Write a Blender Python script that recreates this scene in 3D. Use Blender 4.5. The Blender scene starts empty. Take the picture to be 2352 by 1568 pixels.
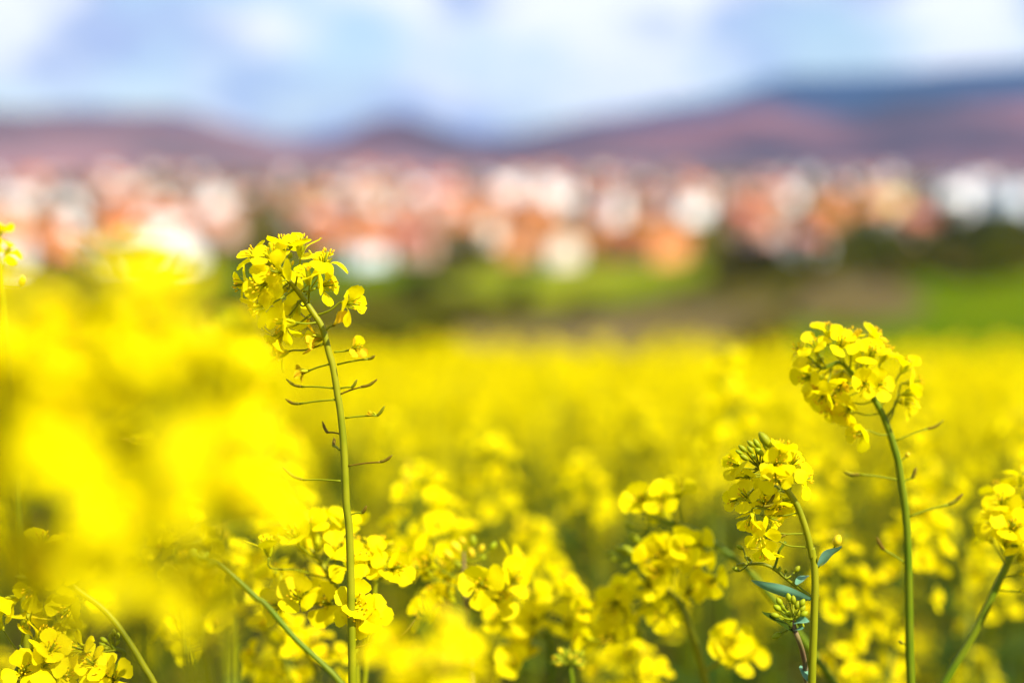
import bpy, math, random
import numpy as np
from mathutils import Vector, Matrix, Quaternion

random.seed(7)
RNG = np.random.default_rng(7)
SC = bpy.context.scene
COL = SC.collection
R = math.radians

# ------------------------------------------------------------------ camera
CAM = Vector((0, 0, 1.30))
FPX = 2352 * 50 / 36.0            # focal length in units of a 2352 px wide picture
HORIZON = 400.0                   # picture row of the true horizon
PITCH = math.atan((784 - HORIZON) / FPX)
FOCUS = 0.73
cam_d = bpy.data.cameras.new('camera')
cam_d.lens = 50; cam_d.sensor_width = 36; cam_d.clip_start = 0.01; cam_d.clip_end = 40000
cam_d.dof.use_dof = True; cam_d.dof.focus_distance = FOCUS; cam_d.dof.aperture_fstop = 2.25
cam = bpy.data.objects.new('camera', cam_d); COL.objects.link(cam)
cam.location = CAM; cam.rotation_euler = (math.pi / 2 - PITCH, 0, 0)
SC.camera = cam

# ------------------------------------------------------------------ sky and sun
SUN_EL, SUN_AZ = R(47), R(128)    # azimuth clockwise from the view direction (+Y): from the right, a little behind
world = bpy.data.worlds.new('World'); SC.world = world; world.use_nodes = True
nt = world.node_tree; nt.nodes.clear()
def N(t, tree=None, **kw):
    n = (tree or nt).nodes.new(t)
    for k, v in kw.items(): setattr(n, k, v)
    return n
out = N('ShaderNodeOutputWorld'); bg = N('ShaderNodeBackground')
sky = N('ShaderNodeTexSky', sky_type='NISHITA', sun_disc=False)
sky.sun_elevation = SUN_EL; sky.sun_rotation = SUN_AZ
sky.air_density = 1.0; sky.dust_density = 0.3; sky.ozone_density = 1.5; sky.altitude = 300
tc = N('ShaderNodeTexCoord'); mp = N('ShaderNodeMapping')
mp.inputs['Scale'].default_value = (1, 1, 2.3); mp.inputs['Location'].default_value = (2.15, 0.4, 0.55)
nz = N('ShaderNodeTexNoise'); nz.inputs['Scale'].default_value = 5.2; nz.inputs['Detail'].default_value = 5
nz.inputs['Roughness'].default_value = 0.48
cr = N('ShaderNodeValToRGB'); cr.color_ramp.elements[0].position = 0.42; cr.color_ramp.elements[1].position = 0.54
nz2 = N('ShaderNodeTexNoise'); nz2.inputs['Scale'].default_value = 7.5; nz2.inputs['Detail'].default_value = 3
cr2 = N('ShaderNodeValToRGB'); cr2.color_ramp.elements[0].position = 0.43; cr2.color_ramp.elements[1].position = 0.53
cr2.color_ramp.elements[0].color = (3.5, 4.2, 6.3, 1); cr2.color_ramp.elements[1].color = (7.9, 8.0, 8.1, 1)
mx = N('ShaderNodeMix', data_type='RGBA')
L = nt.links.new
L(tc.outputs['Generated'], mp.inputs['Vector']); L(mp.outputs[0], nz.inputs['Vector']); L(mp.outputs[0], nz2.inputs['Vector'])
L(nz.outputs['Fac'], cr.inputs[0]); L(nz2.outputs['Fac'], cr2.inputs[0])
L(cr.outputs['Color'], mx.inputs['Factor']); L(sky.outputs[0], mx.inputs['A']); L(cr2.outputs[0], mx.inputs['B'])
L(mx.outputs['Result'], bg.inputs['Color']); bg.inputs['Strength'].default_value = 0.070
L(bg.outputs[0], out.inputs['Surface'])
sun_d = bpy.data.lights.new('sun', 'SUN'); sun_d.energy = 4.6; sun_d.angle = R(0.53); sun_d.color = (1.0, 0.93, 0.82)
sun = bpy.data.objects.new('sun', sun_d); COL.objects.link(sun)
sdir = Vector((math.sin(SUN_AZ) * math.cos(SUN_EL), math.cos(SUN_AZ) * math.cos(SUN_EL), math.sin(SUN_EL)))
sun.rotation_euler = sdir.to_track_quat('Z', 'Y').to_euler(); sun.location = (0, 0, 30)
SC.view_settings.view_transform = 'Standard'; SC.view_settings.look = 'None'
SC.view_settings.exposure = 1.12; SC.view_settings.gamma = 1; SC.view_settings.use_curve_mapping = False
SC.cycles.max_bounces = 5; SC.cycles.diffuse_bounces = 2; SC.cycles.transparent_max_bounces = 8
SC.cycles.use_denoising = True; SC.cycles.volume_bounces = 0

# ------------------------------------------------------------------ picture <-> place
RIGHT = Vector((1, 0, 0)); FWD = Vector((0, math.cos(PITCH), -math.sin(PITCH))); UP = Vector((0, math.sin(PITCH), math.cos(PITCH)))
def ray(px, py): return FWD + RIGHT * ((px - 1176) / FPX) + UP * ((784 - py) / FPX)
def P(px, py, d): return CAM + ray(px, py) * d
def img(fx, fy, fz): return (RIGHT * fx + UP * fy - FWD * fz)      # right, up, towards the camera
class Crop:
    def __init__(s, x0, y0, z): s.x0, s.y0, s.z = x0, y0, z
    def __call__(s, x, y): return ((s.x0 + x / s.z) * .91875, (s.y0 + y / s.z) * .91875)

PY = [-9500, -300, -40, -10, 0, 10, 14, 40, 90, 140, 200, 370, 700, 1500, 3000, 9500]
PZ = [60, 12, 3.2, 1.08, 0, -1.08, -1.9, -8.5, -19, -24, -25.5, -24, -18.5, -5, 4, 20]
def T(x, y):
    x = np.asarray(x, float); y = np.asarray(y, float)
    z = np.interp(y, PY, PZ)
    z = z + 14 * np.exp(-((x - 98) / 52) ** 2) * np.exp(-((y - 262) / 85) ** 2)
    far = np.clip((np.hypot(x, y) - 60) / 200, 0, 1)
    return z + far * (0.8 * np.sin(x / 37 + 1.3) * np.sin(y / 53) + 0.5 * np.sin(x / 19 + y / 23))
def ground(px, py, d0=60):
    v = ray(px, py); d = d0
    while d < 9000:
        p = CAM + v * d
        if p.z <= float(T(p.x, p.y)): return Vector((p.x, p.y, float(T(p.x, p.y))))
        d *= 1.004
    p = CAM + v * 2500
    return Vector((p.x, p.y, float(T(p.x, p.y))))

# ------------------------------------------------------------------ materials
def mat(name, col, rough=.6, spec=.3, trans=0.0, tcol=None, var=0.0, bump=0.0, nscale=200.0, col2=None, n2=4.0):
    m = bpy.data.materials.new(name); m.use_nodes = True
    t = m.node_tree; b = t.nodes['Principled BSDF']; o = t.nodes['Material Output']
    b.inputs['Roughness'].default_value = rough; b.inputs['Specular IOR Level'].default_value = spec
    c = (*col, 1); src = None
    if col2 is not None:
        tcn = N('ShaderNodeTexCoord', t); no = N('ShaderNodeTexNoise', t); no.inputs['Scale'].default_value = n2; no.inputs['Detail'].default_value = 4
        rp = N('ShaderNodeValToRGB', t); rp.color_ramp.elements[0].position = .38; rp.color_ramp.elements[1].position = .62
        rp.color_ramp.elements[0].color = c; rp.color_ramp.elements[1].color = (*col2, 1)
        t.links.new(tcn.outputs['Object'], no.inputs['Vector']); t.links.new(no.outputs['Fac'], rp.inputs[0]); src = rp.outputs[0]
    if var:
        oi = N('ShaderNodeObjectInfo', t); hs = N('ShaderNodeHueSaturation', t); ma = N('ShaderNodeMapRange', t)
        ma.inputs['To Min'].default_value = 1 - var; ma.inputs['To Max'].default_value = 1 + var
        mh = N('ShaderNodeMapRange', t); mh.inputs['To Min'].default_value = .5 - var * .06; mh.inputs['To Max'].default_value = .5 + var * .06
        t.links.new(oi.outputs['Random'], ma.inputs['Value']); t.links.new(ma.outputs[0], hs.inputs['Value'])
        t.links.new(oi.outputs['Random'], mh.inputs['Value']); t.links.new(mh.outputs[0], hs.inputs['Hue'])
        if src: t.links.new(src, hs.inputs['Color'])
        else: hs.inputs['Color'].default_value = c
        src = hs.outputs[0]
    if src: t.links.new(src, b.inputs['Base Color'])
    else: b.inputs['Base Color'].default_value = c
    if bump:
        tcn = N('ShaderNodeTexCoord', t); no = N('ShaderNodeTexNoise', t); no.inputs['Scale'].default_value = nscale
        bp = N('ShaderNodeBump', t); bp.inputs['Strength'].default_value = bump; bp.inputs['Distance'].default_value = .1 / nscale
        t.links.new(tcn.outputs['Object'], no.inputs['Vector']); t.links.new(no.outputs['Fac'], bp.inputs['Height']); t.links.new(bp.outputs[0], b.inputs['Normal'])
    if trans:
        tr = N('ShaderNodeBsdfTranslucent', t); ms = N('ShaderNodeMixShader', t); ms.inputs[0].default_value = trans
        if tcol is None and src: t.links.new(src, tr.inputs['Color'])
        else: tr.inputs['Color'].default_value = (*(tcol or col), 1)
        t.links.new(b.outputs[0], ms.inputs[1]); t.links.new(tr.outputs[0], ms.inputs[2]); t.links.new(ms.outputs[0], o.inputs['Surface'])
    return m
M = {
 'petal': mat('petal', (.93, .79, .001), .6, .06, .54, (.98, .87, .0005), var=.04, bump=.10, nscale=500),
 'petal_field': mat('petal_field', (.93, .79, .001), .7, .03, .50, (.98, .87, .0005), var=.06),
 'petal_wilted': mat('petal_wilted', (.82, .60, .01), .7, .05, .4, (.9, .62, .005), col2=(.78, .42, .01), n2=300),
 'petal_dry': mat('petal_dry', (.78, .62, .36), .8, .1, .3, col2=(.6, .42, .2), n2=400),
 'anther': mat('anther', (.80, .50, .005), .7, .05),
 'sepal': mat('sepal', (.52, .52, .003), .55, .1, .3, var=.1),
 'bud': mat('bud', (.30, .34, .004), .5, .15, .15, var=.12),
 'bud_yellow': mat('bud_yellow', (.78, .60, .01), .5, .15, .2, var=.1),
 'stem': mat('stem', (.19, .21, .002), .45, .14, 0, col2=(.25, .25, .004), n2=60, bump=.15, nscale=900),
 'stem_green': mat('stem_green', (.10, .16, .002), .45, .14, 0, col2=(.14, .18, .003), n2=50, bump=.15, nscale=900),
 'stem_field': mat('stem_field', (.085, .115, .001), .5, .1, 0, col2=(.12, .14, .002), n2=50),
 'stem_purple': mat('stem_purple', (.22, .19, .05), .5, .15, 0, col2=(.20, .12, .06), n2=70),
 'pedicel': mat('pedicel', (.22, .25, .003), .5, .12, .1),
 'pod': mat('pod', (.22, .22, .003), .55, .12, .1, col2=(.16, .10, .005), n2=120),
 'pod_brown': mat('pod_brown', (.14, .085, .004), .55, .12, 0, col2=(.18, .14, .004), n2=150),
 'leaf_blue': mat('leaf_blue', (.14, .34, .19), .5, .25, .25, (.15, .32, .06), col2=(.20, .42, .26), n2=90),
 'leaf': mat('leaf', (.022, .045, .001), .6, .08, .25, (.06, .10, .001), var=.25, col2=(.04, .07, .003), n2=30),
 'soil': mat('soil', (.05, .04, .015), .95, .02, 0, col2=(.08, .06, .025), n2=14, bump=.5, nscale=30),
 'terrain': mat('terrain', (.040, .045, .0005), 1, 0, 0, col2=(.075, .06, .003), n2=.03),
 'meadow': mat('meadow', (.10, .145, .001), 1, 0, 0, col2=(.20, .20, .012), n2=.05),
 'meadow_deep': mat('meadow_deep', (.062, .105, .0002), 1, 0, 0, col2=(.085, .12, .0002), n2=.06),
 'earth': mat('earth', (.13, .095, .045), 1, 0, 0, col2=(.09, .07, .015), n2=.09),
 'foliage': mat('foliage', (.020, .019, .0003), .9, .0, .25, (.026, .025, .0003), var=.2),
 'foliage_light': mat('foliage_light', (.085, .09, .001), .9, 0, .3, (.11, .11, .001), var=.2),
 'foliage_brown': mat('foliage_brown', (.14, .10, .02), .9, 0, .2, var=.2),
 'bark': mat('bark', (.10, .075, .05), .9, .1, 0, col2=(.06, .045, .03), n2=3),
 'hill_mauve': mat('hill_mauve', (.21, .115, .12), 1, 0, 0, col2=(.08, .06, .07), n2=.0028),
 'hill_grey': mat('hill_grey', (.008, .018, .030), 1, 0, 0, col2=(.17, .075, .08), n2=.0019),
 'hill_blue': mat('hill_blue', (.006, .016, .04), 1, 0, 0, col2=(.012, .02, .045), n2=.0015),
 'glass': mat('glass', (.05, .06, .08), .1, .6), 'door': mat('door', (.13, .07, .04), .6, .3),
 'wall_white': mat('wall_white', (.88, .86, .84), .9, .1, 0, var=.04),
 'wall_cream': mat('wall_cream', (.84, .72, .58), .9, .1, 0, var=.04),
 'wall_pink': mat('wall_pink', (.66, .40, .32), .9, .1, 0, var=.04),
 'wall_orange': mat('wall_orange', (.70, .28, .10), .9, .1, 0, var=.06),
 'wall_yellow': mat('wall_yellow', (.82, .74, .26), .9, .1, 0, var=.04),
 'wall_pale_blue': mat('wall_pale_blue', (.72, .80, .88), .9, .1, 0, var=.04),
 'roof_orange': mat('roof_orange', (.46, .15, .035), .85, .15, 0, var=.15),
 'roof_red': mat('roof_red', (.34, .085, .045), .85, .15, 0, var=.15),
 'roof_brown': mat('roof_brown', (.20, .10, .07), .85, .15, 0, var=.15),
}

# ------------------------------------------------------------------ mesh tools
class MB:
    def __init__(s): s.v = []; s.f = []; s.m = []; s.mats = []
    def mi(s, k):
        if k not in s.mats: s.mats.append(k)
        return s.mats.index(k)
    def grid(s, pts, nu, nv, k, close=False):
        b = len(s.v); s.v += [tuple(p) for p in pts]; q = s.mi(k)
        for i in range(nu - 1):
            for j in range(nv - (0 if close else 1)):
                j2 = (j + 1) % nv
                s.f.append((b + i * nv + j, b + i * nv + j2, b + (i + 1) * nv + j2, b + (i + 1) * nv + j)); s.m.append(q)
    def tube(s, pts, rad, k, seg=7, cap=True):
        pts = [Vector(p) for p in pts]; n = len(pts); ring = []
        t0 = (pts[1] - pts[0]).normalized(); nrm = t0.orthogonal().normalized()
        for i in range(n):
            t = (pts[min(i + 1, n - 1)] - pts[max(i - 1, 0)]).normalized()
            nrm = (nrm - t * nrm.dot(t)).normalized(); bn = t.cross(nrm)
            r = rad[i] if hasattr(rad, '__len__') else rad
            for j in range(seg):
                a = 2 * math.pi * j / seg
                ring.append(pts[i] + nrm * (math.cos(a) * r) + bn * (math.sin(a) * r))
        b = len(s.v); s.grid(ring, n, seg, k, True)
        if cap: s.f.append(tuple(b + (n - 1) * seg + j for j in range(seg))); s.m.append(s.mi(k)); s.f.append(tuple(b + j for j in reversed(range(seg)))); s.m.append(s.mi(k))
    def ell(s, a, b, r, k, seg=7, rings=6, sharp=1.0):
        a, b = Vector(a), Vector(b); pts = []; rad = []
        for i in range(rings + 1):
            t = i / rings; pts.append(a.lerp(b, t)); rad.append(max(r * math.sin(math.pi * (0.06 + .90 * t)) ** (.7 * sharp), r * .05))
        s.tube(pts, rad, k, seg)
    def box(s, x0, x1, y0, y1, z0, z1, k):
        b = len(s.v); q = s.mi(k)
        s.v += [(x, y, z) for z in (z0, z1) for x, y in ((x0, y0), (x1, y0), (x1, y1), (x0, y1))]
        for f in ((3, 2, 1, 0), (4, 5, 6, 7), (0, 1, 5, 4), (1, 2, 6, 5), (2, 3, 7, 6), (3, 0, 4, 7)):
            s.f.append(tuple(b + i for i in f)); s.m.append(q)
    def mesh(s, name, smooth=True):
        me = bpy.data.meshes.new(name); me.from_pydata(s.v, [], s.f)
        for k in s.mats: me.materials.append(M[k])
        me.polygons.foreach_set('material_index', s.m)
        if smooth: me.polygons.foreach_set('use_smooth', [True] * len(s.f))
        me.update(); return me

WM = {}
def link(name, data, parent=None, W=None):
    o = bpy.data.objects.new(name, data); COL.objects.link(o)
    W = W or Matrix(); WM[o] = W
    if parent is not None:
        o.parent = parent; o.matrix_basis = WM[parent].inverted() @ W
    else: o.matrix_basis = W
    return o
def tag(o, label, cat, group=None):
    o['label'] = label; o['category'] = cat
    if group: o['group'] = group
    return o
def struct(o, kind='structure'): o['kind'] = kind; return o
def smooth_path(p, n=6):
    p = [Vector(q) for q in p]
    if len(p) < 3: return [p[0].lerp(p[-1], i / n) for i in range(n + 1)]
    q = [p[0] * 2 - p[1]] + p + [p[-1] * 2 - p[-2]]; o = []
    for i in range(1, len(q) - 2):
        a, b, c, d = q[i - 1:i + 3]
        for k in range(n):
            t = k / n
            o.append(.5 * ((2 * b) + (c - a) * t + (2 * a - 5 * b + 4 * c - d) * t * t + (3 * b - a - 3 * c + d) * t ** 3))
    o.append(p[-1]); return o
def frame(loc, z, spin=0.0, s=1.0):
    q = Vector(z).normalized().to_track_quat('Z', 'Y')
    return Matrix.Translation(loc) @ q.to_matrix().to_4x4() @ Matrix.Rotation(spin, 4, 'Z') @ Matrix.Scale(s, 4)

# ------------------------------------------------------------------ flower pieces (metres)
def petal_points(rng, end, nu, nv, wr=1.0, wid=1.0, curl=0.0):
    Lp = .0132; claw = .36; pts = []; r, z = .0007, 0.0; pr = [(r, z)]
    for i in range(1, nu):
        t = (i - .5) / (nu - 1)
        k = min(max((t - .18) / .42, 0), 1); k = k * k * (3 - 2 * k)
        ph = R(76) * (1 - k) + end * k - curl * max(t - .6, 0)
        r += math.cos(ph) * Lp / (nu - 1); z += math.sin(ph) * Lp / (nu - 1); pr.append((r, z))
    a1, a2, cup = rng.uniform(0, 6), rng.uniform(0, 6), rng.uniform(-.5, .9)
    for i in range(nu):
        t = i / (nu - 1)
        if t < claw: hw = .00055 + .0005 * t / claw
        else:
            u = (t - claw) / (1 - claw)
            if u < .58: q = u / .58; hw = .00105 + .0033 * q * q * (3 - 2 * q)
            else: hw = .00435 * math.sqrt(max(1 - ((u - .58) / .43) ** 2, 0.0))
        hw *= wid * (1.18 if t >= claw else 1)
        for j in range(nv):
            v = -1 + 2 * j / (nv - 1)
            w = wr * (.00028 * math.sin(v * 4 + a1 + t * 5) + .0002 * math.sin(v * 7 + a2)) * t
            notch = -.0007 * max(0, 1 - abs(v) * 2.2) * max(0, t - .9) * 10
            zz = pr[i][1] + w + cup * .0011 * v * v * t
            pts.append((pr[i][0] + notch, v * hw, zz))
    return pts
def petal_mesh(i, end, k='petal', nu=9, nv=6, wr=1.0, wid=1.0, curl=0.0):
    b = MB(); b.grid(petal_points(random.Random(i), end, nu, nv, wr, wid, curl), nu, nv, k); return b.mesh('petal')
PETAL = [petal_mesh(i, R(e), 'petal', wid=w, curl=c) for i, (e, w, c) in enumerate([(8, 1, 0), (18, .95, .5), (28, 1.05, .2), (2, .9, .8), (38, 1, 0), (14, 1.1, -.6), (48, .9, -.3), (-6, 1, .9)])]
PETAL_W = [petal_mesh(20 + i, R(e), 'petal_wilted', wr=3, wid=.75, curl=c) for i, (e, c) in enumerate([(50, 1.2), (62, -.5), (30, 1.8)])]
def core_mesh(i, sep='sepal'):
    rng = random.Random(50 + i); b = MB()
    for k in range(4):
        a = k * math.pi / 2 + math.pi / 4 + rng.uniform(-.1, .1); c, s_ = math.cos(a), math.sin(a); pts = []
        sp = rng.uniform(.25, .5)
        for q in range(5):
            t = q / 4; r = .0008 + sp * .0068 * t; z = .0062 * t; hw = .0011 * math.sin(math.pi * min(.15 + .8 * t, .97))
            for v in (-1, 0, 1): pts.append((c * (r + .0003 * (v == 0)) - s_ * hw * v, s_ * (r + .0003 * (v == 0)) + c * hw * v, z))
        b.grid(pts, 5, 3, sep)
    for k in range(6):
        a = k * math.pi / 3 + rng.uniform(-.2, .2); h = rng.uniform(.0075, .0095); rr = rng.uniform(.0012, .0026)
        e = Vector((math.cos(a) * rr, math.sin(a) * rr, h)); m_ = Vector((math.cos(a) * rr * .7, math.sin(a) * rr * .7, h * .5))
        b.tube([(0, 0, .0005), m_, e], .00018, 'sepal', 4, False)
        b.ell(e - Vector((0, 0, .0004)), e + Vector((math.cos(a) * .0007, math.sin(a) * .0007, .0014)), .00045, 'anther', 5, 4)
    b.tube([(0, 0, 0), (0, 0, .004), (0, 0, .009)], [.0006, .0006, .0004], 'pedicel', 5)
    return b.mesh('flower')
CORE = [core_mesh(i) for i in range(3)]
def bud_mesh(k, cap=None):
    b = MB(); b.ell((0, 0, 0), (0, 0, 1), .27, k, 8, 8)
    return b.mesh('bud')
BUD = bud_mesh('bud'); BUDY = bud_mesh('bud_yellow')

def leaf_points(Ln, W, bend, nu=9, fold=.25, wave=0.0):
    pts = []; x = z = 0; ang = bend[0]
    for i in range(nu):
        t = i / (nu - 1); hw = W * (math.sin(math.pi * min(t * .93 + .05, 1)) ** .8) * (1 - .25 * t)
        for v in (-1, -.5, 0, .5, 1): pts.append((x, v * hw, z + abs(v) * hw * fold + wave * W * math.sin(t * 9 + v * 3) * abs(v)))
        ang = bend[0] + (bend[1] - bend[0]) * t; x += math.cos(ang) * Ln / (nu - 1); z += math.sin(ang) * Ln / (nu - 1)
    return pts

# ------------------------------------------------------------------ large structure: ground, fields, hills
def sheet(name, verts, faces, m):
    me = bpy.data.meshes.new(name); me.from_pydata(verts, [], faces); me.materials.append(M[m])
    me.polygons.foreach_set('use_smooth', [True] * len(faces)); me.update()
    return struct(link(name, me))
def polar(radii, na, fz, a0=0, a1=2 * math.pi, closed=True, cx=0, cy=0):
    v = []; f = []; na_ = na if closed else na + 1
    for r in radii:
        for j in range(na_):
            a = a0 + (a1 - a0) * j / na; x, y = cx + r * math.sin(a), cy + r * math.cos(a)
            v.append((x, y, fz(x, y, r, a)))
    for i in range(len(radii) - 1):
        for j in range(na):
            j2 = (j + 1) % na_; f.append((i * na_ + j, i * na_ + j2, (i + 1) * na_ + j2, (i + 1) * na_ + j))
    return v, f
rad = [0.02] + list(np.geomspace(.6, 9000, 150))
v, f = polar(rad, 240, lambda x, y, r, a: float(T(x, y)))
g = sheet('ground', v, f, 'terrain')
gx, gy = np.linspace(-9, 9, 37), np.linspace(-4, 10, 29)      # soil of the rapeseed field
v = [(x, y, float(T(x, y)) + .006) for y in gy for x in gx]
f = [(j * 37 + i, j * 37 + i + 1, (j + 1) * 37 + i + 1, (j + 1) * 37 + i) for j in range(28) for i in range(36)]
sheet('field_soil', v, f, 'soil')
def patch(name, px, py, rx, ry, m, seed, lift=.35, d0=60):
    c = ground(px, py, d0); rg = random.Random(seed); ph = [rg.uniform(0, 6) for _ in range(3)]
    def edge(a): return 1 + .10 * math.sin(2 * a + ph[0]) + .08 * math.sin(3 * a + ph[1]) + .05 * math.sin(5 * a + ph[2])
    v = []; f = []; nr, na = 9, 40
    for i in range(nr):
        for j in range(na):
            a = 2 * math.pi * j / na; s = edge(a) * (i + .02) / (nr - 1)
            x, y = c.x + rx * s * math.sin(a), c.y + ry * s * math.cos(a); v.append((x, y, float(T(x, y)) + lift))
    for i in range(nr - 1):
        for j in range(na): j2 = (j + 1) % na; f.append((i * na + j, i * na + j2, (i + 1) * na + j2, (i + 1) * na + j))
    return sheet(name, v, f, m)
patch('meadow', 1360, 645, 38, 46, 'meadow', 1)
patch('ploughed_field', 1430, 765, 26, 28, 'earth', 2, .5)
patch('hillside_meadow', 2340, 765, 36, 34, 'meadow_deep', 3, .6)
patch('fallow_field', 1960, 700, 10, 18, 'earth', 4, .8)
patch('meadow', 700, 640, 40, 36, 'meadow_deep', 5, .4)

def hills(name, prof, r0, r1, m, seed, amp):
    xs = [p[0] for p in prof]; ys = [p[1] for p in prof]; rg = np.random.default_rng(seed); ph = rg.uniform(0, 6, 8)
    rm = (r0 + r1) / 2
    def fz(x, y, r, a):
        px = 1176 + FPX * math.tan(max(min(a, 1.2), -1.2))
        h = (HORIZON - np.interp(px, xs, ys)) / FPX * rm + CAM.z
        u = (r - r0) / (r1 - r0); b = math.sin(math.pi * u) ** 1.3
        n = sum(math.sin(x / w + ph[k]) * math.sin(y / w * 1.1 + ph[k + 4]) for k, w in enumerate((900, 420, 230, 130)))
        return (-12 if b < .02 else 0) + b * (h + amp * n * .5)
    v, f = polar(np.linspace(r0, r1, 30), 150, fz, R(-62), R(62), False)
    return sheet(name, v, f, m)
hills('hills', [(-3000, 330), (-900, 300), (-300, 268), (60, 282), (330, 272), (520, 300), (660, 330), (760, 318), (860, 268), (930, 258), (1010, 285), (1120, 318), (1200, 315), (1350, 285), (1500, 275), (1600, 262), (1760, 226), (1850, 255), (1960, 262), (2060, 235), (2300, 238), (2700, 255), (4000, 320)], 2400, 4600, 'hill_grey', 3, 14)
hills('hills', [(-3000, 300), (-400, 262), (100, 275), (420, 262), (620, 322), (1000, 315), (1200, 300), (1330, 268), (1500, 250), (1650, 232), (1800, 195), (2000, 180), (2200, 176), (2400, 172), (2800, 190), (4000, 300)], 5200, 8400, 'hill_blue', 5, 25)
hl = hills('hills', [(-3000, 345), (-700, 320), (-200, 292), (100, 290), (350, 285), (560, 318), (760, 350), (1200, 385), (1400, 352), (1600, 365), (2000, 392), (4000, 395)], 1900, 3000, 'hill_mauve', 8, 7)

# ------------------------------------------------------------------ haze
zb = min(float(np.min(PZ)) - 4, -30) - 1
hb = MB(); hb.box(-9600, 9600, -9600, 9600, zb, 620, 'soil')
hm = bpy.data.materials.new('haze'); hm.use_nodes = True; t = hm.node_tree
t.nodes.remove(t.nodes['Principled BSDF'])
pv = N('ShaderNodeVolumePrincipled', t); pv.inputs['Color'].default_value = (.32, .55, 1, 1); pv.inputs['Density'].default_value = 6.5e-5
pv.inputs['Anisotropy'].default_value = .2
t.links.new(pv.outputs[0], t.nodes['Material Output'].inputs['Volume'])
me = hb.mesh('haze', False); me.materials.clear(); me.materials.append(hm)
struct(link('haze', me), 'stuff')

# ------------------------------------------------------------------ town
def house_meshes(w, d, h, rh, flat=False):
    b = MB(); b.box(-w / 2, w / 2, -d / 2, d / 2, -2.0, h, 'wall_white')
    if not flat:
        q = len(b.v); b.v += [(-w / 2, -d / 2, h), (-w / 2, d / 2, h), (-w / 2, 0, h + rh), (w / 2, -d / 2, h), (w / 2, d / 2, h), (w / 2, 0, h + rh)]
        b.f += [(q, q + 2, q + 1), (q + 3, q + 4, q + 5)]; b.m += [0, 0]
    wall = b.mesh('wall', False); b = MB(); o = .5
    if flat:
        b.box(-w / 2 - .3, w / 2 + .3, -d / 2 - .3, d / 2 + .3, h + .01, h + .5, 'roof_orange')
    else:
        sl = rh / (d / 2)
        for s in (-1, 1):
            e = d / 2 + o; q = len(b.v)
            for dz in (.04, .30):
                b.v += [(-w / 2 - o, s * e, h - o * sl + dz), (w / 2 + o, s * e, h - o * sl + dz), (w / 2 + o, 0, h + rh + dz), (-w / 2 - o, 0, h + rh + dz)]
            for ff in ((3, 2, 1, 0), (4, 5, 6, 7), (0, 1, 5, 4), (1, 2, 6, 5), (2, 3, 7, 6), (3, 0, 4, 7)): b.f.append(tuple(q + i for i in ff)); b.m.append(b.mi('roof_orange'))
    return wall, b.mesh('roof', False)
HT = [(11, 9, 5.6, 3.2, False), (14, 10, 6.2, 3.8, False), (9, 8, 5.0, 3.0, False), (18, 11, 9, 3.6, False), (24, 12, 13, 0, True)]
HM = [house_meshes(*h) for h in HT]
b = MB(); b.box(-.6, .6, -.05, .05, -.75, .75, 'glass'); b.box(-.72, -.6, -.07, .07, -.87, .87, 'wall_white'); b.box(.6, .72, -.07, .07, -.87, .87, 'wall_white')
b.box(-.6, .6, -.07, .07, .75, .87, 'wall_white'); b.box(-.6, .6, -.1, .07, -.87, -.75, 'wall_white'); WIN = b.mesh('window', False)
b = MB(); b.box(-.5, .5, -.05, .05, 0, 2.1, 'door'); DOOR = b.mesh('door', False)
b = MB(); b.box(-.4, .4, -.4, .4, -1.4, 1.1, 'roof_red'); CHIM = b.mesh('chimney', False)
RN = {'roof_orange': 'orange tiled roof', 'roof_red': 'red tiled roof', 'roof_brown': 'brown tiled roof'}
WN = {'wall_white': 'white', 'wall_cream': 'cream', 'wall_pink': 'pink', 'wall_orange': 'orange', 'wall_yellow': 'yellow', 'wall_pale_blue': 'pale blue'}
def house(loc, kind, wall, roof, rot, detail, label=None):
    w, d, h, rh, flat = HT[kind]; Wm = Matrix.Translation(loc) @ Matrix.Rotation(rot, 4, 'Z')
    o = link('apartment_block' if kind == 4 else 'house', None, None, Wm)
    if label is None:
        label = (f'flat-roofed {WN[wall]} apartment block standing in the town' if flat else
                 f'{["small","long","little","tall"][kind]} {WN[wall]}-walled house with {RN[roof]} in the town')
    tag(o, label, 'apartment block' if kind == 4 else 'house', label.split(' in the town')[0].split(' standing')[0] + 's of the valley town')
    wo = link('wall', HM[kind][0], o, Wm); wo.material_slots[0].link = 'OBJECT'; wo.material_slots[0].material = M[wall]
    ro = link('roof', HM[kind][1], o, Wm); ro.material_slots[0].link = 'OBJECT'; ro.material_slots[0].material = M['wall_white' if flat else roof]
    if detail:
        n = max(2, int(w / 4)); fl = max(1, int(h / 2.8))
        for s in (-1, 1):
            for k in range(n):
                for z in range(fl):
                    if z == 0 and k == n // 2 and s == -1:
                        link('door', DOOR, o, Wm @ Matrix.Translation((-w / 2 + w * (k + .5) / n, -d / 2 - .05, .1))); continue
                    link('window', WIN, o, Wm @ Matrix.Translation((-w / 2 + w * (k + .5) / n, s * (d / 2 + .04), 1.6 + z * 2.75)) @ Matrix.Rotation(0 if s < 0 else math.pi, 4, 'Z'))
        if not flat: link('chimney', CHIM, ro, Wm @ Matrix.Translation((w * .22, d * .12, h + rh * .9)))
    return o
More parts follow.
